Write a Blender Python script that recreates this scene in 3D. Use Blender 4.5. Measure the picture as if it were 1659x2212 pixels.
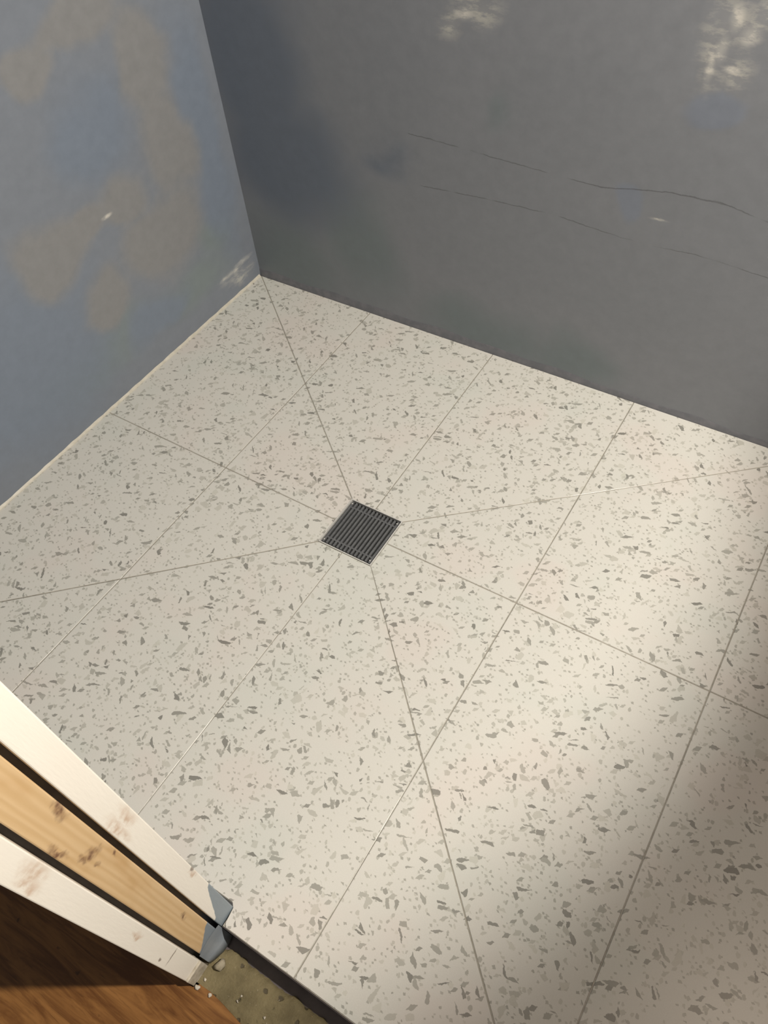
import bpy, bmesh, math, random
from mathutils import Vector, Matrix, noise as mnoise

random.seed(7)
scene = bpy.context.scene
for o in list(bpy.data.objects):
    bpy.data.objects.remove(o, do_unlink=True)
COL = scene.collection

# ------------------------------------------------------------------ camera
YAW, PITCH, ROLL, FPX = -0.6440, 0.9060, 0.1121, 1685.1
CAM = Vector((0.5203, -0.6207, 1.0719))
cy_, sy_, cp_, sp_ = math.cos(YAW), math.sin(YAW), math.cos(PITCH), math.sin(PITCH)
fwd = Vector((sy_ * cp_, cy_ * cp_, -sp_))
rgt = Vector((cy_, -sy_, 0))
dwn = fwd.cross(rgt)
c_, s_ = math.cos(ROLL), math.sin(ROLL)
r2 = c_ * rgt + s_ * dwn
d2 = -s_ * rgt + c_ * dwn
cam_d = bpy.data.cameras.new('camera')
cam_d.sensor_fit = 'HORIZONTAL'
cam_d.sensor_width = 36.0
cam_d.lens = 36.0 * FPX / 1659.0
cam_d.clip_start = 0.02
cam = bpy.data.objects.new('camera', cam_d)
COL.objects.link(cam)
M = Matrix((r2, -d2, -fwd)).transposed().to_4x4()
M.translation = CAM
cam.matrix_world = M
scene.camera = cam
scene.cycles.max_bounces = 4
scene.cycles.diffuse_bounces = 3

# ------------------------------------------------------------------ world / light / exposure
world = bpy.data.worlds.new('world')
scene.world = world
world.use_nodes = True
bg = world.node_tree.nodes['Background']
bg.inputs[0].default_value = (1.0, 0.93, 0.86, 1)
bg.inputs[1].default_value = 0.20
scene.view_settings.view_transform = 'Standard'
scene.view_settings.look = 'None'
scene.view_settings.gamma = 1.0
scene.view_settings.use_curve_mapping = False
scene.view_settings.exposure = 0.0

LAMP = Vector((1.19, -0.03, 1.70))
LAMP_AIM = Vector((-0.878, 0.092, -0.469)).normalized()
ld = bpy.data.lights.new('spot_bulb', 'SPOT')
ld.energy = 156
ld.color = (1.0, 0.94, 0.85)
ld.spot_size = math.radians(92)
ld.spot_blend = 0.32
ld.shadow_soft_size = 0.025
spot = bpy.data.objects.new('spot_bulb', ld)
COL.objects.link(spot)
spot.location = LAMP
spot.rotation_euler = LAMP_AIM.to_track_quat('-Z', 'Y').to_euler()
gd = bpy.data.lights.new('bulb_spill', 'POINT')      # light the bare bulb throws outside the main beam
gd.energy = 15
gd.color = (1.0, 0.80, 0.62)
gd.shadow_soft_size = 0.025
spill = bpy.data.objects.new('bulb_spill', gd)
COL.objects.link(spill)
spill.location = LAMP

# ------------------------------------------------------------------ node helpers
class NT:
    def __init__(self, name):
        self.m = bpy.data.materials.new(name)
        self.m.use_nodes = True
        self.t = self.m.node_tree
        self.t.nodes.clear()
        self.out = self.t.nodes.new('ShaderNodeOutputMaterial')
        self.b = self.t.nodes.new('ShaderNodeBsdfPrincipled')
        self.t.links.new(self.b.outputs[0], self.out.inputs[0])
        self.pos = self.t.nodes.new('ShaderNodeNewGeometry').outputs['Position']

    def set(self, sock, v):
        if isinstance(v, bpy.types.NodeSocket):
            self.t.links.new(v, sock)
        elif v is not None:
            if hasattr(sock.default_value, '__len__') and not isinstance(v, (int, float)):
                v = tuple(v)
                if len(sock.default_value) == 4 and len(v) == 3:
                    v = v + (1.0,)
            sock.default_value = v

    def node(self, typ, ins=None, **attrs):
        n = self.t.nodes.new(typ)
        for k, v in attrs.items():
            setattr(n, k, v)
        for k, v in (ins or {}).items():
            self.set(n.inputs[k], v)
        return n

    def math(self, op, a, b=None, c=None, clamp=False):
        n = self.t.nodes.new('ShaderNodeMath')
        n.operation = op
        n.use_clamp = clamp
        for i, v in enumerate((a, b, c)):
            if v is not None:
                self.set(n.inputs[i], v)
        return n.outputs[0]

    def vec(self, op, a, b=None):
        n = self.t.nodes.new('ShaderNodeVectorMath')
        n.operation = op
        self.set(n.inputs[0], a)
        if b is not None:
            self.set(n.inputs[1], b)
        return n.outputs['Value'] if op in ('LENGTH', 'DOT_PRODUCT', 'DISTANCE') else n.outputs[0]

    def noise(self, v, scale, detail=3, rough=0.5, dist=0.0, color=False):
        n = self.node('ShaderNodeTexNoise', {'Vector': v, 'Scale': scale, 'Detail': detail, 'Roughness': rough, 'Distortion': dist})
        return n.outputs[1 if color else 0]

    def ramp(self, v, a, b, smooth=True, lo=0.0, hi=1.0):
        n = self.node('ShaderNodeMapRange', {0: v, 1: a, 2: b, 3: lo, 4: hi})
        n.interpolation_type = 'SMOOTHSTEP' if smooth else 'LINEAR'
        return n.outputs[0]

    def mix(self, f, a, b):
        n = self.t.nodes.new('ShaderNodeMix')
        n.data_type = 'RGBA'
        self.set(n.inputs[0], f)
        self.set(n.inputs[6], a)
        self.set(n.inputs[7], b)
        return n.outputs[2]

    def sep(self, v):
        n = self.node('ShaderNodeSeparateXYZ', {0: v})
        return n.outputs

    def comb(self, x, y, z=0.0):
        n = self.node('ShaderNodeCombineXYZ', {0: x, 1: y, 2: z})
        return n.outputs[0]

    def blobs(self, p, lst, soft=0.45):
        acc = None
        for (cu, cv, ru, rv) in lst:
            d = self.vec('SUBTRACT', p, (cu, cv, 0))
            d = self.vec('MULTIPLY', d, (1.0 / ru, 1.0 / rv, 0))
            f = self.ramp(self.vec('LENGTH', d), 1.0 + soft * .5, 1.0 - soft)
            acc = f if acc is None else self.math('MAXIMUM', acc, f)
        return acc

    def bump(self, h, strength=0.3, distance=0.002):
        n = self.node('ShaderNodeBump', {'Strength': strength, 'Distance': distance, 'Height': h})
        self.set(self.b.inputs['Normal'], n.outputs[0])

    def final(self, color=None, rough=None, spec=None, metal=None):
        if color is not None: self.set(self.b.inputs['Base Color'], color)
        if rough is not None: self.set(self.b.inputs['Roughness'], rough)
        if spec is not None: self.set(self.b.inputs['Specular IOR Level'], spec)
        if metal is not None: self.set(self.b.inputs['Metallic'], metal)
        return self.m


def distort(N, p, scale, amt):
    c = N.noise(p, scale, 3, 0.6, color=True)
    return N.vec('ADD', p, N.vec('MULTIPLY', N.vec('SUBTRACT', c, (.5, .5, .5)), (amt, amt, amt)))

# ------------------------------------------------------------------ materials
def mat_terrazzo():
    N = NT('terrazzo_tile')
    x, y, z = N.sep(N.pos)
    p = N.comb(x, y)
    c = N.noise(p, 240, 1, 0.6, color=True)
    pw = N.vec('ADD', p, N.vec('MULTIPLY', N.vec('SUBTRACT', c, (.5, .5, .5)), (.0034, .0034, 0)))
    base = N.mix(N.noise(p, 700, 2), (.60, .588, .540), (.68, .670, .620))
    # soft pink and green mottling that imitates camera colour noise in the image
    mot = N.noise(N.vec('ADD', p, (3.1, 7.7, 0)), 6.5, 2, 0.5)
    base = N.mix(N.ramp(mot, .52, .66, hi=.35), base, (.665, .59, .545))
    base = N.mix(N.ramp(mot, .45, .34, hi=.35), base, (.585, .61, .56))
    col = base
    #        cell  rot   stretch select thr_lo thr_hi  dark    light  contrast
    layers = [
        (260, 0.3, 0.70, 0.17, .06, .50, .58, .90, 1),
        (165, 1.3, 0.70, 0.11, .10, .50, .62, .92, 2),
        (150, 2.3, 0.50, 0.07, .10, .50, .46, .82, 3),
        (118, 0.2, 0.70, 0.075, .13, .42, .55, .90, 4),
        (84, 1.9, 0.80, 0.055, .16, .44, .72, .92, 5),
        (150, 2.8, 0.42, 0.05, .12, .40, .36, .62, 6),
        (150, 0.9, 0.50, 0.045, .12, .40, .38, .66, 8),
    ]
    for (sc, rot, st, sel, tl, th, dk, lt, seed) in layers:
        mp = N.node('ShaderNodeMapping', {'Vector': pw, 'Rotation': (0, 0, rot)}).outputs[0]
        mp = N.node('ShaderNodeMapping', {'Vector': mp, 'Scale': (st, 1, 1), 'Location': (seed * 1.37, seed * 2.91, 0)}).outputs[0]
        v1 = N.node('ShaderNodeTexVoronoi', {'Vector': mp, 'Scale': sc}, voronoi_dimensions='2D', feature='F1')
        small = seed in (1, 2, 3)
        if small: v1.distance = 'MANHATTAN' if seed != 2 else 'EUCLIDEAN'
        else: v2 = N.node('ShaderNodeTexVoronoi', {'Vector': mp, 'Scale': sc}, voronoi_dimensions='2D', feature='DISTANCE_TO_EDGE')
        r, g, b = [N.node('ShaderNodeSeparateColor', {0: v1.outputs['Color']}).outputs[i] for i in range(3)]
        thr = N.math('MULTIPLY_ADD', g, (th - tl), tl)
        if small: edge = N.math('SUBTRACT', N.math('MULTIPLY_ADD', thr, -.62, {1: .62, 2: .50, 3: .66}[seed]), v1.outputs['Distance'])
        else: edge = N.math('SUBTRACT', v2.outputs['Distance'], N.math('MULTIPLY', thr, .62))
        inside = N.ramp(edge, 0.0, 0.03)
        keep = N.math('LESS_THAN', r, sel)
        f = N.math('MULTIPLY', inside, keep)
        tone = N.math('MULTIPLY_ADD', b, lt - dk, dk)
        chip = N.vec('MULTIPLY', base, N.comb(tone, tone, N.math('MULTIPLY', tone, .97)))
        col = N.mix(f, col, chip)
    N.bump(N.noise(p, 60, 3), .05, .0006)
    return N.final(col, .33, .45)

def mat_wall(name, axis, WARM, COOL, GREEN, BLUE, basec, cracks=(), scuff_streaks=(), seed=0.0):
    """trowelled plaster; the 'patches' attribute of the wall mesh says where the pigment or, by the back corner, painted shade differs"""
    N = NT(name)
    x, y, z = N.sep(N.pos)
    p = N.comb(y if axis == 'y' else x, z)
    at = N.node('ShaderNodeVertexColor', layer_name='patches')
    w, c, g = N.node('ShaderNodeSeparateColor', {0: at.outputs[0]}).outputs[:3]
    at2 = N.node('ShaderNodeVertexColor', layer_name='pale_blue')
    pb, bl, _ = N.node('ShaderNodeSeparateColor', {0: at2.outputs[0]}).outputs[:3]
    fine = N.noise(p, 45, 3, .65)
    jit = N.math('MULTIPLY', N.math('SUBTRACT', fine, .5), .5)
    def m(v, lo, hi, k): return N.math('MULTIPLY', N.ramp(N.math('ADD', v, N.math('MULTIPLY', jit, v)), lo, hi), k)
    col = basec
    col = N.mix(m(g, .05, .95, .85), col, GREEN)
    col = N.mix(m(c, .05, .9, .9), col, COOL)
    col = N.mix(m(w, .1, .8, .9), col, WARM)
    col = N.mix(m(bl, .2, .7, .8), col, BLUE)
    tint = N.ramp(fine, .25, .75, smooth=False, lo=.94, hi=1.06)
    col = N.vec('MULTIPLY', col, N.comb(tint, tint, tint))
    # pale streaky patches, a lighter colour over the plaster
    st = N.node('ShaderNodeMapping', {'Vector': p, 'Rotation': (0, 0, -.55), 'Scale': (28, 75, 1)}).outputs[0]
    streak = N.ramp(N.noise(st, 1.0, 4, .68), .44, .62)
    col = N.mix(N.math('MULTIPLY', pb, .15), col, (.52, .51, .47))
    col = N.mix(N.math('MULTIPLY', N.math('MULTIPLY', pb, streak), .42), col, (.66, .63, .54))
    if scuff_streaks:
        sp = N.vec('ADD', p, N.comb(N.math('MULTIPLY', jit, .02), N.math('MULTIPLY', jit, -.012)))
        sm = N.math('MULTIPLY', N.blobs(sp, scuff_streaks, 1.0), N.math('MULTIPLY_ADD', streak, .6, .4))
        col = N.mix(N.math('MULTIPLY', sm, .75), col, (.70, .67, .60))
    if cracks:
        wob = N.math('MULTIPLY', jit, .011)
        v = N.math('ADD', z, wob)
        brk = N.ramp(N.noise(p, 18, 1), .36, .52)
        U0, U1 = -.25, .55
        cm = None
        for pts in cracks:
            rn = N.node('ShaderNodeValToRGB', {0: N.ramp(x, U0, U1, smooth=False)})
            el = rn.color_ramp.elements
            stops = [(pts[0][0] - .01, pts[0][1], 0.0)] + list(pts) + [(pts[-1][0] + .01, pts[-1][1], 0.0)]
            while len(el) < len(stops): el.new(.5)
            for e, (u, vv, k) in zip(el, stops):
                e.position = (u - U0) / (U1 - U0)
            for e, (u, vv, k) in zip(el, stops):
                e.color = (vv, vv, vv, k)
            d = N.math('ABSOLUTE', N.math('SUBTRACT', v, N.sep(rn.outputs[0])[0]))
            hw = N.math('MULTIPLY_ADD', rn.outputs[1], .0022, .0002)
            f = N.math('MULTIPLY', N.ramp(N.math('DIVIDE', d, hw), 1.0, .3), N.ramp(rn.outputs[1], .05, .3))
            cm = f if cm is None else N.math('MAXIMUM', cm, f)
        col = N.mix(N.math('MULTIPLY', N.math('MULTIPLY', cm, brk), .5), col, (.05, .05, .055))
    N.bump(N.noise(p, 11, 1, .6), .10, .003)
    rough = N.ramp(fine, .3, .7, smooth=False, lo=.36, hi=.50)
    return N.final(col, rough, .4)

def mat_paint_board(name, knots, cuts, grey=None):
    """white-primed timber with knots bleeding through; grey waterproofing on the foot"""
    N = NT(name)
    x, y, z = N.sep(N.pos)
    p = N.comb(y, z)
    pd = distort(N, p, 60, .02)
    n = N.noise(N.vec('MULTIPLY', p, (4, 1, 1)), 12, 3)
    col = N.mix(n, (.87, .82, .73), (.92, .88, .79))
    k = N.blobs(pd, knots, .9)
    col = N.mix(N.math('MULTIPLY', k, N.ramp(N.noise(p, 120, 3), .3, .7, lo=.2, hi=.75)), col, (.55, .36, .23))
    if cuts:
        k2 = N.blobs(distort(N, p, 180, .004), cuts, .5)
        col = N.mix(N.math('MULTIPLY', k2, .8), col, (.20, .15, .12))
    if grey:
        y0, z0, y1, z1 = grey
        lim = N.ramp(y, y1, y0, smooth=True, lo=z1, hi=z0)
        lim = N.math('ADD', lim, N.math('MULTIPLY', N.math('SUBTRACT', N.noise(p, 70, 3), .5), .012))
        g = N.ramp(N.math('SUBTRACT', z, lim), .002, -.002)
        col = N.mix(g, col, (.25, .30, .34))
    N.bump(N.noise(N.vec('MULTIPLY', p, (6, 1, 1)), 60, 3), .12, .001)
    return N.final(col, .45, .4)

def mat_pine(knots, grey):
    N = NT('bare_pine')
    x, y, z = N.sep(N.pos)
    p = N.comb(y, z)
    pd = distort(N, p, 45, .022)
    gx = N.node('ShaderNodeMapping', {'Vector': N.pos, 'Scale': (14, 14, 1.0)}).outputs[0]
    w = N.node('ShaderNodeTexWave', {'Vector': gx, 'Scale': 3.2, 'Distortion': 7.0, 'Detail': 3.0, 'Detail Scale': 1.4}, wave_type='BANDS', bands_direction='Y').outputs[1]
    col = N.mix(w, (.64, .44, .23), (.70, .50, .28))
    col = N.mix(N.ramp(N.noise(N.vec('MULTIPLY', p, (3, 1, 1)), 9, 3), .5, .75, hi=.55), col, (.50, .29, .11))
    k = N.blobs(pd, knots, .8)
    col = N.mix(N.math('MULTIPLY', k, N.ramp(N.noise(p, 150, 3), .3, .65, lo=.35, hi=.9)), col, (.16, .075, .045))
    y0, z0, y1, z1 = grey
    lim = N.ramp(y, y1, y0, smooth=True, lo=z1, hi=z0)
    lim = N.math('ADD', lim, N.math('MULTIPLY', N.math('SUBTRACT', N.noise(p, 70, 3), .5), .010))
    col = N.mix(N.ramp(N.math('SUBTRACT', z, lim), .002, -.002), col, (.23, .27, .31))
    N.bump(w, .08, .0008)
    return N.final(col, .45, .4)

def mat_simple(name, c0, c1, scale, rough, metal=0.0, bump=0.0, detail=3, spec=.5, bscale=None):
    N = NT(name)
    n = N.noise(N.pos, scale, detail, .6)
    if bump: N.bump(N.noise(N.pos, bscale or scale, detail, .6), bump, .001)
    return N.final(N.mix(N.ramp(n, .3, .7), c0, c1), rough, spec, metal)

def mat_concrete():
    N = NT('raw_concrete')
    n = N.noise(N.pos, 28, 5, .65)
    col = N.mix(N.ramp(n, .3, .7), (.125, .102, .052), (.205, .170, .090))
    pit = N.node('ShaderNodeTexVoronoi', {'Vector': distort(N, N.pos, 200, .006), 'Scale': 95}, feature='F1')
    r = N.node('ShaderNodeSeparateColor', {0: pit.outputs['Color']}).outputs[0]
    pf = N.math('MULTIPLY', N.ramp(pit.outputs['Distance'], .36, .2), N.math('LESS_THAN', r, .22))
    col = N.mix(N.math('MULTIPLY', pf, .75), col, (.06, .05, .035))
    fl = N.ramp(N.noise(N.pos, 420, 2), .72, .76)
    col = N.mix(N.math('MULTIPLY', fl, .6), col, (.5, .45, .36))
    N.bump(N.math('SUBTRACT', N.noise(N.pos, 160, 4, .7), pf), .7, .002)
    return N.final(col, .75, .3)

def mat_hall_wood():
    N = NT('stained_plank')
    mp = N.node('ShaderNodeMapping', {'Vector': N.pos, 'Scale': (5, 42, 5), 'Rotation': (0, 0, .12)}).outputs[0]
    g = N.noise(mp, 1.6, 6, .65, .8)
    g2 = N.noise(mp, 5.0, 4, .6)
    col = N.mix(N.ramp(g, .34, .66), (.115, .043, .010), (.27, .125, .036))
    col = N.mix(N.ramp(g2, .55, .75, hi=.5), col, (.07, .026, .007))
    d = N.ramp(N.noise(N.pos, 55, 2), .70, .76)
    col = N.mix(N.math('MULTIPLY', d, .7), col, (.04, .016, .008))
    N.bump(g2, .1, .0006)
    return N.final(col, .38, .45)

MT = {}
MT['tile'] = mat_terrazzo()
MT['grout'] = mat_simple('grout', (.30, .28, .235), (.38, .36, .31), 120, .28, bump=.15, spec=.6)
LEFT_PATCHES = dict(
    warm=[(.029, .336, .085, .075), (.102, .19, .07, .055), (.285, .235, .12, .085), (.356, .382, .066, .11),
          (.345, .523, .064, .10), (.244, .622, .11, .042), (.127, .60, .045, .045), (.21, .345, .075, .05), (.10, .345, .07, .04)],
    cool=[(.44, .35, .05, .25), (.2, .47, .10, .08), (-.1, .2, .2, .2), (.2, .10, .10, .04)],
    green=[(.02, .12, .18, .05), (.30, .10, .14, .05), (.40, .17, .05, .05)],
    pale=[(.443, .052, .045, .02)], blue=[])
BACK_PATCHES = dict(
    warm=[(-.26, .50, .14, .14), (-.05, .30, .20, .16), (.2, .25, .2, .12), (.35, .45, .2, .1), (.1, .5, .12, .1)],
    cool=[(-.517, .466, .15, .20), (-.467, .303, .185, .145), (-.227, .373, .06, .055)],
    green=[(-.489, .077, .14, .12), (-.30, .16, .10, .14), (-.022, .05, .188, .07), (.157, .05, .103, .06), (-.007, .487, .035, .03)],
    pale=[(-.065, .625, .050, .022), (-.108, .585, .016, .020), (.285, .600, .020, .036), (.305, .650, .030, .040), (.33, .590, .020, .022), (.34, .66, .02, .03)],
    blue=[(.302, .535, .058, .03), (.215, .39, .025, .03)])
MT['left'] = mat_wall('blue_grey_plaster_left', 'y', (.222, .224, .226), (.172, .207, .262), (.182, .218, .222), (.2, .23, .28), (.188, .210, .246),
    scuff_streaks=[(.462, .066, .028, .006), (.415, .060, .032, .005), (.165, .340, .012, .004), (.04, .62, .004, .007)])
MT['back'] = mat_wall('blue_grey_plaster_back', 'x', (.205, .217, .238), (.128, .152, .192), (.160, .192, .202), (.195, .22, .27), (.212, .223, .244),  # cool tone darkened near the corner, painting in part of the light falloff
    cracks=[[(-.18, .416, .5), (.006, .4076, .45), (.165, .4018, .5), (.265, .4183, .55), (.325, .4200, .75), (.345, .4203, 1.0), (.355, .4195, .5), (.44, .404, .45)],
            [(-.16, .3268, .45), (-.033, .333, .45), (.095, .336, .45), (.18, .3285, .4), (.25, .325, .05), (.33, .33, .4), (.46, .322, .4)]],
    scuff_streaks=[(.283, .598, .006, .020), (.292, .620, .008, .016), (.312, .598, .010, .005), (.322, .640, .012, .012), (.302, .655, .008, .014), (-.08, .612, .014, .008), (.262, .372, .014, .0025)])  # pale streaks at top and upper right, one thin scuff lower down
MT['front'] = mat_simple('blue_grey_plaster_front', (.18, .20, .23), (.21, .21, .205), 5, .45, detail=1)
MT['ceiling'] = mat_simple('ceiling_white', (.42, .40, .37), (.46, .44, .41), 8, .7, detail=1)
MT['silicone'] = mat_simple('pale_sealant', (.52, .49, .41), (.60, .57, .49), 90, .35)
MT['upstand'] = mat_simple('membrane_upstand', (.13, .135, .15), (.17, .17, .185), 60, .3, bump=.2)
MT['steel'] = mat_simple('brushed_steel', (.62, .61, .58), (.75, .74, .70), 300, .35, metal=.25)
MT['grate'] = mat_simple('gunmetal', (.145, .15, .155), (.20, .205, .207), 250, .34, metal=.4)
MT['well'] = mat_simple('drain_well', (.012, .012, .013), (.02, .02, .02), 80, .6)
MT['board_in'] = mat_paint_board('white_board_inner', [(-.586, .395, .006, .022), (-.598, .39, .005, .03), (-.584, .185, .003, .012)], [(-.581, .194, .003, .006)], grey=(-.580, .125, -.606, .030))
MT['board_out'] = mat_paint_board('white_board_outer', [(-.6566, .4605, .009, .022), (-.667, .455, .005, .02), (-.659, .213, .004, .016)], [(-.6600, .0880, .011, .0016), (-.668, .115, .002, .004)])
MT['pine'] = mat_pine([(-.6150, .490, .0055, .014), (-.6245, .404, .006, .010), (-.6328, .41, .004, .008), (-.6144, .3676, .0022, .006), (-.628, .3825, .003, .005), (-.640, .45, .003, .018), (-.6214, .135, .003, .01)],
                      grey=(-.611, .050, -.643, .010))
MT['foot'] = mat_simple('weathered_timber', (.34, .30, .23), (.55, .50, .41), 80, .7, bump=.4)
MT['dark'] = mat_simple('black_membrane', (.085, .072, .074), (.115, .098, .10), 50, .5, bump=.2)
MT['membrane'] = mat_simple('grey_membrane', (.20, .235, .27), (.26, .29, .32), 30, .35, bump=.2)
MT['concrete'] = mat_concrete()
MT['hall'] = mat_hall_wood()
MT['stone'] = mat_simple('bedded_stone', (.22, .19, .13), (.32, .28, .20), 120, .7, bump=.4)
MT['filler'] = mat_simple('dark_gap_fill', (.055, .052, .055), (.075, .07, .073), 60, .6)
MT['crumb'] = mat_simple('plaster_crumb', (.42, .38, .31), (.60, .55, .47), 300, .8, bump=.4)
MT['lampblack'] = mat_simple('lamp_housing', (.6, .6, .6), (.65, .65, .65), 60, .4)

# ------------------------------------------------------------------ mesh helpers
def link(name, me, mat, parent=None, smooth=False, **props):
    me.materials.append(mat)
    if smooth:
        for f in me.polygons: f.use_smooth = True
    o = bpy.data.objects.new(name, me)
    COL.objects.link(o)
    if parent is not None: o.parent = parent
    for k, v in props.items(): o[k] = v
    return o

def bm_obj(name, bm, mat, parent=None, smooth=False, **props):
    bmesh.ops.recalc_face_normals(bm, faces=bm.faces)
    me = bpy.data.meshes.new(name)
    bm.to_mesh(me)
    bm.free()
    return link(name, me, mat, parent, smooth, **props)

def box(bm, x0, x1, y0, y1, z0, z1, bev=0.0):
    r = bmesh.ops.create_cube(bm, size=1.0)
    for v in r['verts']:
        v.co = Vector(((x0 + x1) / 2 + v.co.x * (x1 - x0), (y0 + y1) / 2 + v.co.y * (y1 - y0), (z0 + z1) / 2 + v.co.z * (z1 - z0)))
    if bev:
        es = set(e for v in r['verts'] for e in v.link_edges)
        bmesh.ops.bevel(bm, geom=list(es), offset=bev, segments=2, affect='EDGES', profile=.5)

def box_obj(name, dims, mat, parent=None, bev=0.0, **props):
    bm = bmesh.new()
    box(bm, *dims, bev=bev)
    return bm_obj(name, bm, mat, parent, **props)

def empty(name, loc=(0, 0, 0), **props):
    o = bpy.data.objects.new(name, None)
    o.empty_display_size = .05
    COL.objects.link(o)
    o.location = loc
    for k, v in props.items(): o[k] = v
    return o

def centre(o):
    """put the origin in the middle of the piece"""
    me = o.data
    c = sum((v.co for v in me.vertices), Vector()) / len(me.vertices)
    me.transform(Matrix.Translation(-c))
    o.location = c
    return o

def clip(poly, a, b, c):
    """keep a*x+b*y<=c"""
    out = []
    for i in range(len(poly)):
        p, q = poly[i], poly[(i + 1) % len(poly)]
        dp, dq = a * p[0] + b * p[1] - c, a * q[0] + b * q[1] - c
        if dp <= 1e-9: out.append(p)
        if (dp < -1e-9 and dq > 1e-9) or (dp > 1e-9 and dq < -1e-9):
            t = dp / (dp - dq)
            out.append((p[0] + t * (q[0] - p[0]), p[1] + t * (q[1] - p[1])))
    return out

def area(poly):
    return .5 * sum(poly[i][0] * poly[(i + 1) % len(poly)][1] - poly[(i + 1) % len(poly)][0] * poly[i][1] for i in range(len(poly)))

def shrink(poly, d):
    if area(poly) < 0: poly = poly[::-1]
    res = poly
    for i in range(len(poly)):
        p, q = poly[i], poly[(i + 1) % len(poly)]
        ex, ey = q[0] - p[0], q[1] - p[1]
        l = math.hypot(ex, ey)
        if l < 1e-6: continue
        nx, ny = ey / l, -ex / l
        res = clip(res, nx, ny, nx * p[0] + ny * p[1] - d)
        if len(res) < 3: return []
    return res

# ------------------------------------------------------------------ floor (tiles falling to the drain)
XL, YB, YT, XR = -.606, .508, -.604, 1.75
HD = .0525
FALL = .007
XS = [XL, -.302, -.004, .2944, .5998, .901, 1.202, 1.503, XR]
YS = [YT, 0.0, YB]
DIAG = {'c': (-1, (.508 - HD) / (.606 - HD)), 'll': (-1, -.923), 'ur': (1, .819), 'b': (1, -1.0)}
DC = {'c': (-HD, HD), 'll': (-HD, -HD), 'ur': (HD, HD), 'b': (HD, -HD)}

def s_of(f, x, y):
    if f == 'L': s = (-x - HD) / (.606 - HD)
    elif f == 'B': s = (y - HD) / (.508 - HD)
    elif f == 'R': s = (x - HD) / (.6 - HD)
    elif f == 'F': s = (-y - HD) / (.604 - HD)
    else: s = 1.0
    return max(0.0, min(1.0, s))

def zf(f, x, y): return FALL * (s_of(f, x, y) - 1.0)

def facet_poly(f):
    a, b = {'L': ('ll', 'c'), 'B': ('c', 'ur'), 'R': ('ur', 'b'), 'F': ('b', 'll')}[f]
    def far(k): return (DC[k][0] + 3 * DIAG[k][0], DC[k][1] + 3 * DIAG[k][1])
    return [DC[a], DC[b], far(b), far(a)]

def in_facet(rect, f):
    fp = facet_poly(f)
    if area(fp) < 0: fp = fp[::-1]
    res = rect
    for i in range(4):
        p, q = fp[i], fp[(i + 1) % 4]
        ex, ey = q[0] - p[0], q[1] - p[1]
        nx, ny = ey, -ex
        res = clip(res, nx, ny, nx * p[0] + ny * p[1])
        if len(res) < 3: return []
    return res

NOTCH_X, NOTCH_Y = .184, -.577      # tiles are cut back around the door jamb

def facet_at(x, y):
    if x > .5998: return '0'
    for f in 'LBRF':
        fp = facet_poly(f)
        if area(fp) < 0: fp = fp[::-1]
        if all((fp[(i + 1) % 4][0] - fp[i][0]) * (y - fp[i][1]) - (fp[(i + 1) % 4][1] - fp[i][1]) * (x - fp[i][0]) >= -1e-7 for i in range(4)):
            return f
    return '0'

floor = empty('floor', kind='structure', label='pale terrazzo tiled shower floor falling to a square drain')

def make_tile(poly, f):
    poly = shrink(poly, .0009)
    if len(poly) < 3 or abs(area(poly)) < 2e-6: return
    ins = shrink(poly, .0005)
    if len(ins) < 3: return
    bm = bmesh.new()
    def ring(pl, dz): return [bm.verts.new((p[0], p[1], zf(f, *p) + dz)) for p in pl]
    if len(ins) != len(poly):
        top = ring(poly, 0); rings = [top]
    else:
        rings = [ring(ins, 0), ring(poly, -.0005)]
    rings.append(ring(poly, -.009))
    bm.faces.new(rings[0])
    bm.faces.new(rings[-1][::-1])
    n = len(poly)
    for a, b in zip(rings, rings[1:]):
        for i in range(n):
            bm.faces.new((a[i], b[i], b[(i + 1) % n], a[(i + 1) % n]))
    centre(bm_obj('tile', bm, MT['tile'], floor))

bed = bmesh.new()
def bed_poly(poly, f):
    if len(poly) < 3: return
    vs = [bed.verts.new((p[0], p[1], zf(f, *p) - .0014)) for p in poly]
    bed.faces.new(vs)
    vb = [bed.verts.new((p[0], p[1], -.075)) for p in poly]
    for i in range(len(poly)):
        bed.faces.new((vs[i], vb[i], vb[(i + 1) % len(poly)], vs[(i + 1) % len(poly)]))

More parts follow.
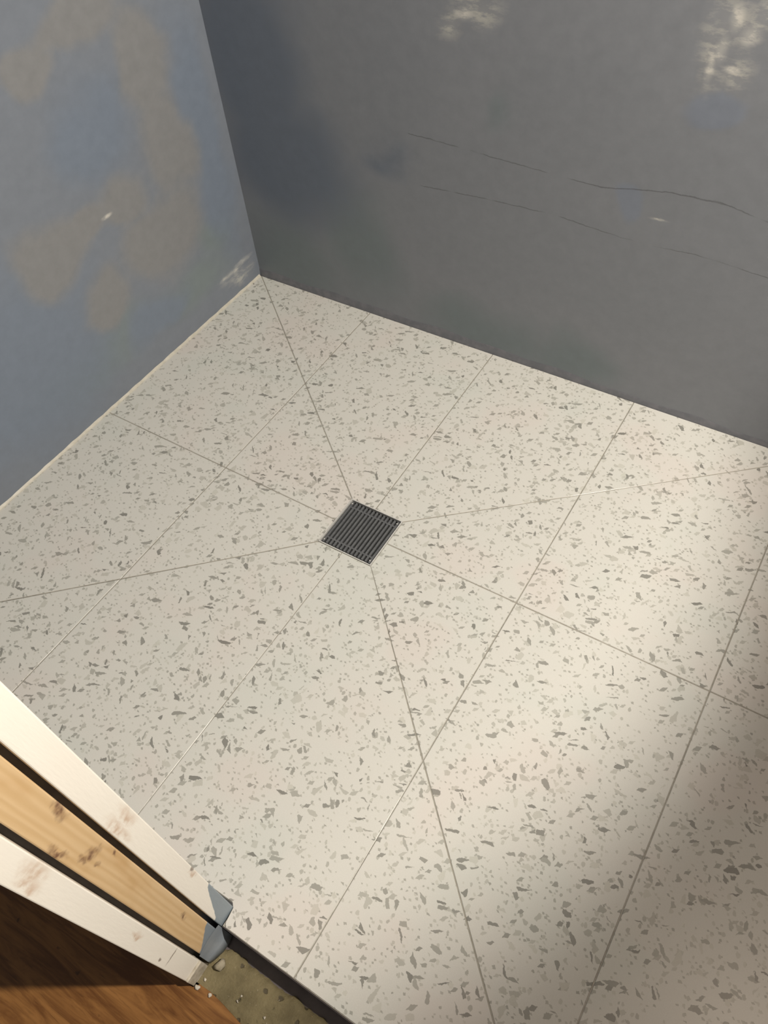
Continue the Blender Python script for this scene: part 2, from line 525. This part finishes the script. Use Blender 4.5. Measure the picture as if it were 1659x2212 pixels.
for i in range(len(XS) - 1):
    for j in range(len(YS) - 1):
        rect = [(XS[i] + .002, YS[j]), (XS[i + 1], YS[j]), (XS[i + 1], YS[j + 1] - (.002 if j == 1 else 0)), (XS[i] + .002, YS[j + 1] - (.002 if j == 1 else 0))]
        if i > 0:
            rect = [(XS[i], p[1]) if abs(p[0] - XS[i] - .002) < 1e-9 else p for p in rect]
        fs = 'LBRF' if XS[i] < .59 else '0'
        for f in fs:
            pc = in_facet(rect, f) if f != '0' else rect
            if len(pc) < 3: continue
            # cut around the jamb and wall end
            pieces = [pc]
            if j == 0 and XS[i] < NOTCH_X:
                up = clip(pc, 0, -1, -NOTCH_Y)                      # y >= NOTCH_Y
                lo = clip(clip(pc, 0, 1, NOTCH_Y), -1, 0, -NOTCH_X)  # y <= NOTCH_Y and x >= NOTCH_X
                # an L-shaped tile around the jamb is one tile: keep as a single outline when both parts exist
                if len(lo) >= 3 and len(up) >= 3:
                    pieces = ['L', up, lo]
                else:
                    pieces = [q for q in (up, lo) if len(q) >= 3]
            if pieces and pieces[0] == 'L':
                up, lo = pieces[1], pieces[2]
                # merge outline (up above, lo below sharing part of the line y = NOTCH_Y)
                x_left = min(p[0] for p in up if abs(p[1] - NOTCH_Y) < 1e-6)
                x_right = max(p[0] for p in up if abs(p[1] - NOTCH_Y) < 1e-6)
                g = .0009
                tops = sorted([p for p in up if p[1] > NOTCH_Y + 1e-6], key=lambda p: math.atan2(p[1] - NOTCH_Y, p[0] - (x_left + x_right) / 2))
                rb = max(p[0] for p in lo)
                out = [(NOTCH_X + .004, YT + g), (rb - g, YT + g)] + [(p[0] - g if p[0] > NOTCH_X else p[0] + g, p[1] - g) for p in tops] + [(x_left + g, NOTCH_Y + g), (NOTCH_X - .006, NOTCH_Y + g), (NOTCH_X - .001, NOTCH_Y - .004), (NOTCH_X + .0012, YT + .006)]
                bm = bmesh.new()
                tv = [bm.verts.new((p[0], p[1], zf(f, *p))) for p in out]
                bv = [bm.verts.new((p[0], p[1], zf(f, *p) - .009)) for p in out]
                bm.faces.new(tv); bm.faces.new(bv[::-1])
                n = len(out)
                for a in range(n):
                    bm.faces.new((tv[a], bv[a], bv[(a + 1) % n], tv[(a + 1) % n]))
                bmesh.ops.triangulate(bm, faces=[q for q in bm.faces if len(q.verts) > 4])
                centre(bm_obj('tile', bm, MT['tile'], floor))
                bed_poly(up, f); bed_poly(lo, f)
            else:
                for q in pieces:
                    make_tile(q, f); bed_poly(q, f)
bm_obj('mortar_bed', bed, MT['grout'], floor)

def joint(p0, p1, w=.0021):
    """a slightly dished, glossy grout line that follows the falls"""
    p0, p1 = Vector(p0), Vector(p1)
    L = (p1 - p0).length
    t = (p1 - p0) / L
    nrm = Vector((-t.y, t.x))
    n = max(8, int(L / .01))
    bm = bmesh.new()
    prev = None
    prof = [(-.5, 0), (-.3, -.65), (0, -1), (.3, -.65), (.5, 0)]
    for k in range(n + 1):
        c = p0 + t * (L * k / n)
        f = facet_at(c.x, c.y)
        z = zf(f, c.x, c.y) - .00035
        ww = w * (1 + .25 * math.sin(k * .37 + p0.x * 31) * math.sin(k * .11 + p1.y * 17))
        row = [bm.verts.new((c.x + nrm.x * u * ww, c.y + nrm.y * u * ww, z + d * .00045)) for u, d in prof]
        if prev:
            for a in range(4): bm.faces.new((prev[a], row[a], row[a + 1], prev[a + 1]))
        prev = row
    o = bm_obj('grout_joint', bm, MT['grout'], floor, smooth=True)
    centre(o)

def ray_end(k):
    x, y = DC[k]; dx, dy = DIAG[k]
    ts = []
    if dx < 0: ts.append((XL + .003 - x) / dx)
    else: ts.append((.5998 - x) / dx)
    ts.append(((YB - .003 if dy > 0 else YT + .002) - y) / dy)
    t = min(ts)
    return (x + dx * t, y + dy * t)
joint((XS[1], NOTCH_Y), (XS[1], YB - .004))
joint((XS[2], NOTCH_Y), (XS[2], -HD)); joint((XS[2], HD), (XS[2], YB - .004))
for i in range(3, 8): joint((XS[i], YT + .001), (XS[i], YB - .004))
joint((XL + .004, 0), (-HD, 0)); joint((HD, 0), (XR, 0))
for k in DIAG: joint(DC[k], ray_end(k))

# ------------------------------------------------------------------ walls
H = 2.15
def wall(name, dims, mat, label):
    return box_obj(name, dims, mat, kind='structure', label=label)
def patch_wall(name, axis, u0, u1, at, back, mat, patches, label):
    """solid wall whose room-side face is a fine grid carrying the colour patches"""
    nu = int((u1 - u0) / .010)
    us = [u0 + (u1 - u0) * i / nu for i in range(nu + 1)]
    zs = [-.08 + .01 * i for i in range(90)] + [.82 + (H - .82) * i / 8 for i in range(1, 9)]
    P = (lambda u, d, z: (d, u, z)) if axis == 'y' else (lambda u, d, z: (u, d, z))
    nz = len(zs)
    verts, faces, c1, c2 = [], [], [], []
    def ev(lst, u, v, soft):
        best = 0.0
        for (cu, cv, ru, rv) in lst:
            d = math.hypot((u - cu) / ru, (v - cv) / rv)
            best = max(best, min(1.0, max(0.0, (1 + soft * .5 - d) / (1.5 * soft))))
        return best
    for u in us:
        for z in zs:
            verts.append(P(u, at, z))
            n1 = mnoise.noise_vector(Vector((u * 9, z * 9, 3.3)))
            n2 = mnoise.noise_vector(Vector((u * 30, z * 30, 8.1)))
            uu, vv = u + n1.x * .035 + n2.x * .010, z + n1.y * .035 + n2.y * .010
            c1.append((ev(patches['warm'], uu, vv, .5), ev(patches['cool'], uu, vv, .6), ev(patches['green'], uu, vv, .8), 1.0))
            c2.append((ev(patches['pale'], uu, vv, .8), ev(patches['blue'], uu, vv, .6), 0.0, 1.0))
    for i in range(nu):
        for j in range(nz - 1):
            faces.append((i * nz + j, (i + 1) * nz + j, (i + 1) * nz + j + 1, i * nz + j + 1))
    loop = [i * nz for i in range(nu + 1)] + [nu * nz + j for j in range(1, nz)] + [i * nz + nz - 1 for i in range(nu - 1, -1, -1)] + [j for j in range(nz - 2, 0, -1)]
    base = len(verts)
    for k in loop:
        v = list(verts[k]); v[0 if axis == 'y' else 1] = back
        verts.append(tuple(v)); c1.append((0, 0, 0, 1)); c2.append((0, 0, 0, 1))
    n = len(loop)
    for k in range(n):
        faces.append((loop[k], loop[(k + 1) % n], base + (k + 1) % n, base + k))
    faces.append(tuple(base + k for k in range(n)))
    me = bpy.data.meshes.new(name)
    me.from_pydata(verts, [], faces)
    for nm, cc in (('patches', c1), ('pale_blue', c2)):
        ca = me.color_attributes.new(nm, 'FLOAT_COLOR', 'POINT')
        ca.data.foreach_set('color', [q for t in cc for q in t])
    bm = bmesh.new(); bm.from_mesh(me)
    bmesh.ops.recalc_face_normals(bm, faces=bm.faces)
    bm.to_mesh(me); bm.free()
    return link(name, me, mat, None, False, kind='structure', label=label)
patch_wall('wall_left', 'y', -.70, YB + .10, XL, XL - .10, MT['left'], LEFT_PATCHES, 'mottled blue grey plaster wall left of the corner')
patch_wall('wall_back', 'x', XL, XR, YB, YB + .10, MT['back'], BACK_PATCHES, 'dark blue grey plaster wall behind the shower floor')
wall('wall_right', (XR, XR + .10, -.675, YB + .10, -.08, H), MT['front'], 'grey plaster wall far right of the room')
wf = empty('wall_front', kind='structure', label='thin wall that holds the doorway')
box_obj('plaster_panel', (XL, .105, -.675, -.580, -.08, H), MT['front'], wf)
box_obj('plaster_panel', (.97, XR, -.675, -.580, -.08, H), MT['front'], wf)
box_obj('gap_fill', (.105, .170, -.6112, -.6055, -.04, 2.0), MT['filler'], wf)  # filler strips added in the open gaps to set their dark tone
box_obj('gap_fill', (.105, .170, -.6490, -.6430, -.04, 2.0), MT['filler'], wf)
box_obj('door_header', (.105, .97, -.675, -.580, 2.0, H), MT['front'], wf)
box_obj('ceiling', (XL - .1, XR + .1, -.70, YB + .1, H, H + .08), MT['ceiling'], kind='structure', label='white ceiling over the shower room')

# sealant bead along the left wall, membrane upstand along the back wall
def bead(name, pts, r, mat, label):
    bm = bmesh.new()
    prev = None
    for k, (x, y, z, dx, dy) in enumerate(pts):
        rr = r * (1 + .18 * math.sin(k * 1.7) * math.sin(k * .43))
        row = [bm.verts.new((x + dx * u * rr, y + dy * u * rr, z + v * rr)) for u, v in ((0, 1.5), (.45, .9), (.8, .45), (1.5, -.6), (0, -.6))]
        if prev:
            for a in range(len(row) - 1): bm.faces.new((prev[a], row[a], row[a + 1], prev[a + 1]))
        prev = row
    return bm_obj(name, bm, mat, smooth=True, kind='structure', label=label)
bead('trim_1', [(XL, -.577 + k * .012, 0, 1, 0) for k in range(91)], .0032, MT['silicone'], 'pale sealant bead between left wall and tiles')
bmU = bmesh.new()
NU = 120
prev = None
for k in range(NU + 1):
    x = XL + (XR - XL) * k / NU
    h = .016 + .003 * math.sin(k * .7) * math.sin(k * .21) - .006 * min(1, max(0, (x - .0) / .3))
    row = [bmU.verts.new((x, YB, h + .002)), bmU.verts.new((x, YB - .0012, h)), bmU.verts.new((x, YB - .0018, .0015)), bmU.verts.new((x, YB - .0026, -.001)), bmU.verts.new((x, YB - .0026, -.004))]
    if prev:
        for a in range(4): bmU.faces.new((prev[a], row[a], row[a + 1], prev[a + 1]))
    prev = row
bm_obj('trim_2', bmU, MT['upstand'], smooth=True, kind='structure', label='dark membrane upstand along the foot of the back wall')

# ------------------------------------------------------------------ drain
drain = empty('floor_drain', (0, 0, -FALL), label='square dark slotted floor drain grate set among the terrazzo tiles', category='drain')
ZD = 0.0005
def square_ring(bm, ho, hi, z0, z1, rad=.0):
    o = [(-ho, -ho), (ho, -ho), (ho, ho), (-ho, ho)]
    i = [(-hi, -hi), (hi, -hi), (hi, hi), (-hi, hi)]
    vo1 = [bm.verts.new((*p, z1)) for p in o]; vi1 = [bm.verts.new((*p, z1)) for p in i]
    vo0 = [bm.verts.new((*p, z0)) for p in o]; vi0 = [bm.verts.new((*p, z0)) for p in i]
    for a in range(4):
        b = (a + 1) % 4
        bm.faces.new((vo1[a], vo1[b], vi1[b], vi1[a]))
        bm.faces.new((vo0[a], vo0[b], vo1[b], vo1[a]))
        bm.faces.new((vi1[a], vi1[b], vi0[b], vi0[a]))
bm = bmesh.new(); square_ring(bm, .0528, .0510, -.03, ZD + .0012)
bm_obj('frame', bm, MT['steel'], drain, label='thin bright steel rim')
bm = bmesh.new()
box(bm, -.0508, .0508, -.0508, .0508, -.032, -.028)
bm_obj('well', bm, MT['well'], drain)
bm = bmesh.new(); square_ring(bm, .0508, .0500, -.028, ZD - .004)
bm_obj('tray', bm, MT['well'], drain)
NB = 14
pitch = .0938 / (NB - 1)
bm = bmesh.new(); box(bm, -.0019, .0019, -.0488, .0488, -.010, ZD, bev=.0006)
bmesh.ops.recalc_face_normals(bm, faces=bm.faces)
bar_me = bpy.data.meshes.new('bar'); bm.to_mesh(bar_me); bm.free()
bar_me.materials.append(MT['grate'])
for k in range(NB):
    o = bpy.data.objects.new('bar', bar_me)
    COL.objects.link(o); o.parent = drain
    o.location = (-.0469 + k * pitch, 0, 0)
for yy in (-.0370, .0370):
    bm = bmesh.new(); box(bm, -.0485, .0485, -.0016, .0016, -.008, ZD - .0002, bev=.0004)
    o = bm_obj('cross_bar', bm, MT['grate'], drain); o.location = (0, yy, 0)
for xx in (-.0440, .0440):
    for yy in (-.0440, .0440):
        bm = bmesh.new()
        bmesh.ops.create_cone(bm, cap_ends=True, segments=10, radius1=.0016, radius2=.0012, depth=.0012)
        o = bm_obj('rivet', bm, MT['steel'], drain, smooth=False); o.location = (xx * 1.06, yy, ZD + .0001)

# ------------------------------------------------------------------ door jamb
ZH = -.040                      # hall slab level
JX0, JX1 = .105, .182
def board(name, y0, y1, z0, mat, label, cat):
    root = empty(name, ((JX0 + JX1) / 2, (y0 + y1) / 2, z0), label=label, category=cat)
    bm = bmesh.new(); box(bm, JX0, JX1, y0, y1, z0, 2.0, bev=.0012)
    o = bm_obj('board_face', bm, mat, root)
    o.matrix_parent_inverse = Matrix.Translation(root.location).inverted()
    return root
b_in = board('jamb_board', -.6055, -.580, -.030, MT['board_in'], 'white painted jamb board next to the tiles with grey painted foot', 'board')
b_out = board('jamb_board', -.675, -.6490, -.006, MT['board_out'], 'white painted jamb board on the hall side with a saw cut near its foot', 'board')
b_mid = board('timber_stud', -.643, -.6112, ZH, MT['pine'], 'bare knotty pine stud between two white jamb boards', 'stud')
b_mid.children[0].name = 'stud_face'
bm = bmesh.new(); box(bm, JX0 + .02, JX1 + .0030, -.6750, -.6485, ZH, -.0065, bev=.001)
o = bm_obj('end_block', bm, MT['foot'], b_out, label='unpainted weathered end of the board')
o.matrix_parent_inverse = Matrix.Translation(b_out.location).inverted()
# painted membrane fillet at foot of the stud
bm = bmesh.new()
prof = [(.1835, .004), (.186, -.020), (.192, -.0385)]
cols = []
for yy, s in ((-.645, .35), (-.636, .75), (-.625, 1.0), (-.614, 1.0), (-.606, .8)):
    cols.append([bm.verts.new((.1822, yy, .012 * s)), bm.verts.new((.1832, yy, -.012)), bm.verts.new((.1822 + .004 * s, yy, -.030)), bm.verts.new((.1822 + .010 * s, yy, -.0397)), bm.verts.new((.181, yy, -.0399))])
for a, b in zip(cols, cols[1:]):
    for k in range(4): bm.faces.new((a[k], b[k], b[k + 1], a[k + 1]))
o = bm_obj('membrane_fillet', bm, MT['membrane'], b_mid, smooth=True, label='blue grey waterproof paint')
o.matrix_parent_inverse = Matrix.Translation(b_mid.location).inverted()

# ------------------------------------------------------------------ threshold strip and hall floor
# dark strip: membrane-lined gap
bm = bmesh.new(); box(bm, JX0, .97, -.624, YT + .0008, -.09, -.045)
bm_obj('trim_3', bm, MT['dark'], kind='structure', label='dark membrane lined gap along the tile edge')
bm = bmesh.new(); box(bm, .1835, .97, YT - .0012, YT + .0002, -.08, -.0035)
bm_obj('trim_4', bm, MT['dark'], kind='structure', label='dark edge below the tile nosing')
# concrete slab strip with a broken edge
rnd = random.Random(3)
bm = bmesh.new()
NX, NY = 180, 14
xa, xb = JX0 - .02, .97
grid = []
ph = [rnd.uniform(0, 6.28) for _ in range(12)]
def jag(x):
    return sum(math.sin(x * f + ph[i]) * a for i, (f, a) in enumerate(((60, .0010), (140, .0008), (310, .0008), (620, .0006), (1150, .0005))))
for i in range(NX + 1):
    x = xa + (xb - xa) * (i / NX) ** 1.6
    y1 = -.6195 + jag(x)
    if x < .205: y1 -= .0035 * max(0, (.205 - x) / .03) ** 1
    row = []
    for j in range(NY + 1):
        y = -.72 + (y1 + .72) * j / NY
        z = ZH + .0009 * math.sin(x * 190 + ph[5]) * math.sin(y * 230 + ph[6]) + .0006 * math.sin(x * 420 + ph[7]) * math.sin(y * 510)
        if j == NY: z -= .003
        row.append(bm.verts.new((x, y, z)))
    row.append(bm.verts.new((x, y1 + .001, -.075)))
    grid.append(row)
for i in range(NX):
    for j in range(NY + 1):
        bm.faces.new((grid[i][j], grid[i + 1][j], grid[i + 1][j + 1], grid[i][j + 1]))
slab = bm_obj('floor_slab', bm, MT['concrete'], smooth=True, kind='structure', label='rough concrete strip between the tiles and the wooden planks')

hall = empty('floor_hall', kind='structure', label='stained wooden plank floor of the hall')
def plank(out):
    bm = bmesh.new()
    zt, zb = ZH + .004, ZH - .004
    tv = [bm.verts.new((p[0], p[1], zt)) for p in out]; bv = [bm.verts.new((p[0], p[1], zb)) for p in out]
    f = bm.faces.new(tv); bm.faces.new(bv[::-1])
    n = len(out)
    for a in range(n): bm.faces.new((tv[a], bv[a], bv[(a + 1) % n], tv[(a + 1) % n]))
    bmesh.ops.triangulate(bm, faces=[q for q in bm.faces if len(q.verts) > 4])
    centre(bm_obj('plank', bm, MT['hall'], hall))
edge = [(.97, -.705), (.70, -.700), (.45, -.690), (.34, -.684), (.29, -.680), (.262, -.6755), (.241, -.6725), (.222, -.670), (.205, -.6688), (.190, -.6695), (.184, -.6765), (-.75, -.6765)]
plank([(-.75, -.869), (.97, -.869)] + edge)
for k in range(4):
    y1 = -.871 - k * .197
    plank([(-.75, y1 - .195), (.97, y1 - .195), (.97, y1), (-.75, y1)])
box_obj('subfloor', (-.75, .97, -1.66, -.70, -.10, ZH - .0042), MT['dark'], hall)

# loose bits on the slab
def lump(name, loc, r, mat, seed, flat=.6, **props):
    rr = random.Random(seed)
    bm = bmesh.new()
    bmesh.ops.create_icosphere(bm, subdivisions=2, radius=1.0)
    a = rr.uniform(.7, 1.3)
    for v in bm.verts:
        s = 1 + .22 * math.sin(v.co.x * 3.1 + seed) + .18 * math.sin(v.co.y * 4.3 + seed * 2) + .1 * math.sin(v.co.z * 5 + seed)
        v.co = Vector((v.co.x * r * a * s, v.co.y * r / a * s, v.co.z * r * flat * s))
    zmin = min(v.co.z for v in bm.verts)
    for v in bm.verts: v.co.z -= zmin
    o = bm_obj(name, bm, mat, smooth=True, **props)
    o.location = loc
    o.rotation_euler[2] = rr.uniform(0, 6)
    return o
lump('stone', (.199, -.6395, ZH - .0015), .0062, MT['stone'], 5, .75, label='rounded stone bedded in the concrete beside the jamb foot', category='stone')
G = 'white plaster crumbs at the doorway'
for k, (x, y, r, lab) in enumerate([
        (.190, -.6735, .0042, 'largest white plaster crumb beside the weathered foot of the jamb board'),
        (.209, -.6715, .0030, 'white plaster crumb at the curved edge of the wooden floor'),
        (.192, -.6620, .0026, 'small white crumb in front of the weathered board end'),
        (.241, -.6590, .0018, 'tiny white crumb on the concrete strip, nearer the wooden floor'),
        (.242, -.6520, .0016, 'tiny white crumb on the concrete strip, nearer the dark gap'),
        (.280, -.6550, .0022, 'white crumb on the concrete strip farthest from the jamb')]):
    lump('plaster_crumb', (x, y, ZH + (.0036 if k < 2 and y < -.6695 else .0002)), r * .75, MT['crumb'], 11 + k, .6, label=lab, category='crumb', group=G)

# ------------------------------------------------------------------ the lamp on the ceiling
lamp = empty('spotlight', (LAMP.x, LAMP.y, H), label='white spotlight hanging from the ceiling on a thin stem', category='lamp')
bm = bmesh.new()
bmesh.ops.create_cone(bm, cap_ends=True, segments=24, radius1=.05, radius2=.05, depth=.02)
o = bm_obj('base', bm, MT['lampblack'], lamp); o.location = (.04, 0, -.01)
bm = bmesh.new()
bmesh.ops.create_cone(bm, cap_ends=True, segments=12, radius1=.008, radius2=.008, depth=.385)
o = bm_obj('stem', bm, MT['lampblack'], lamp); o.location = (.045, 0, -.212)
bm = bmesh.new()
rings = []
for (d, r) in ((-.11, .0), (-.11, .028), (-.06, .036), (-.028, .042), (-.028, .038), (-.055, .030), (-.10, .0)):
    rings.append([bm.verts.new((r * math.cos(a * math.pi / 12), r * math.sin(a * math.pi / 12), -d)) for a in range(24)])
for a, b in zip(rings, rings[1:]):
    for k in range(24):
        bm.faces.new((a[k], a[(k + 1) % 24], b[(k + 1) % 24], b[k]))
bmesh.ops.remove_doubles(bm, verts=bm.verts, dist=1e-5)
o = bm_obj('housing', bm, MT['lampblack'], lamp, smooth=True)
o.location = LAMP - Vector((LAMP.x, LAMP.y, H))
o.rotation_euler = LAMP_AIM.to_track_quat('-Z', 'Y').to_euler()
spot.parent = lamp
spot.location = LAMP - Vector((LAMP.x, LAMP.y, H))
spill.parent = lamp
spill.location = LAMP - Vector((LAMP.x, LAMP.y, H)) + LAMP_AIM * .012
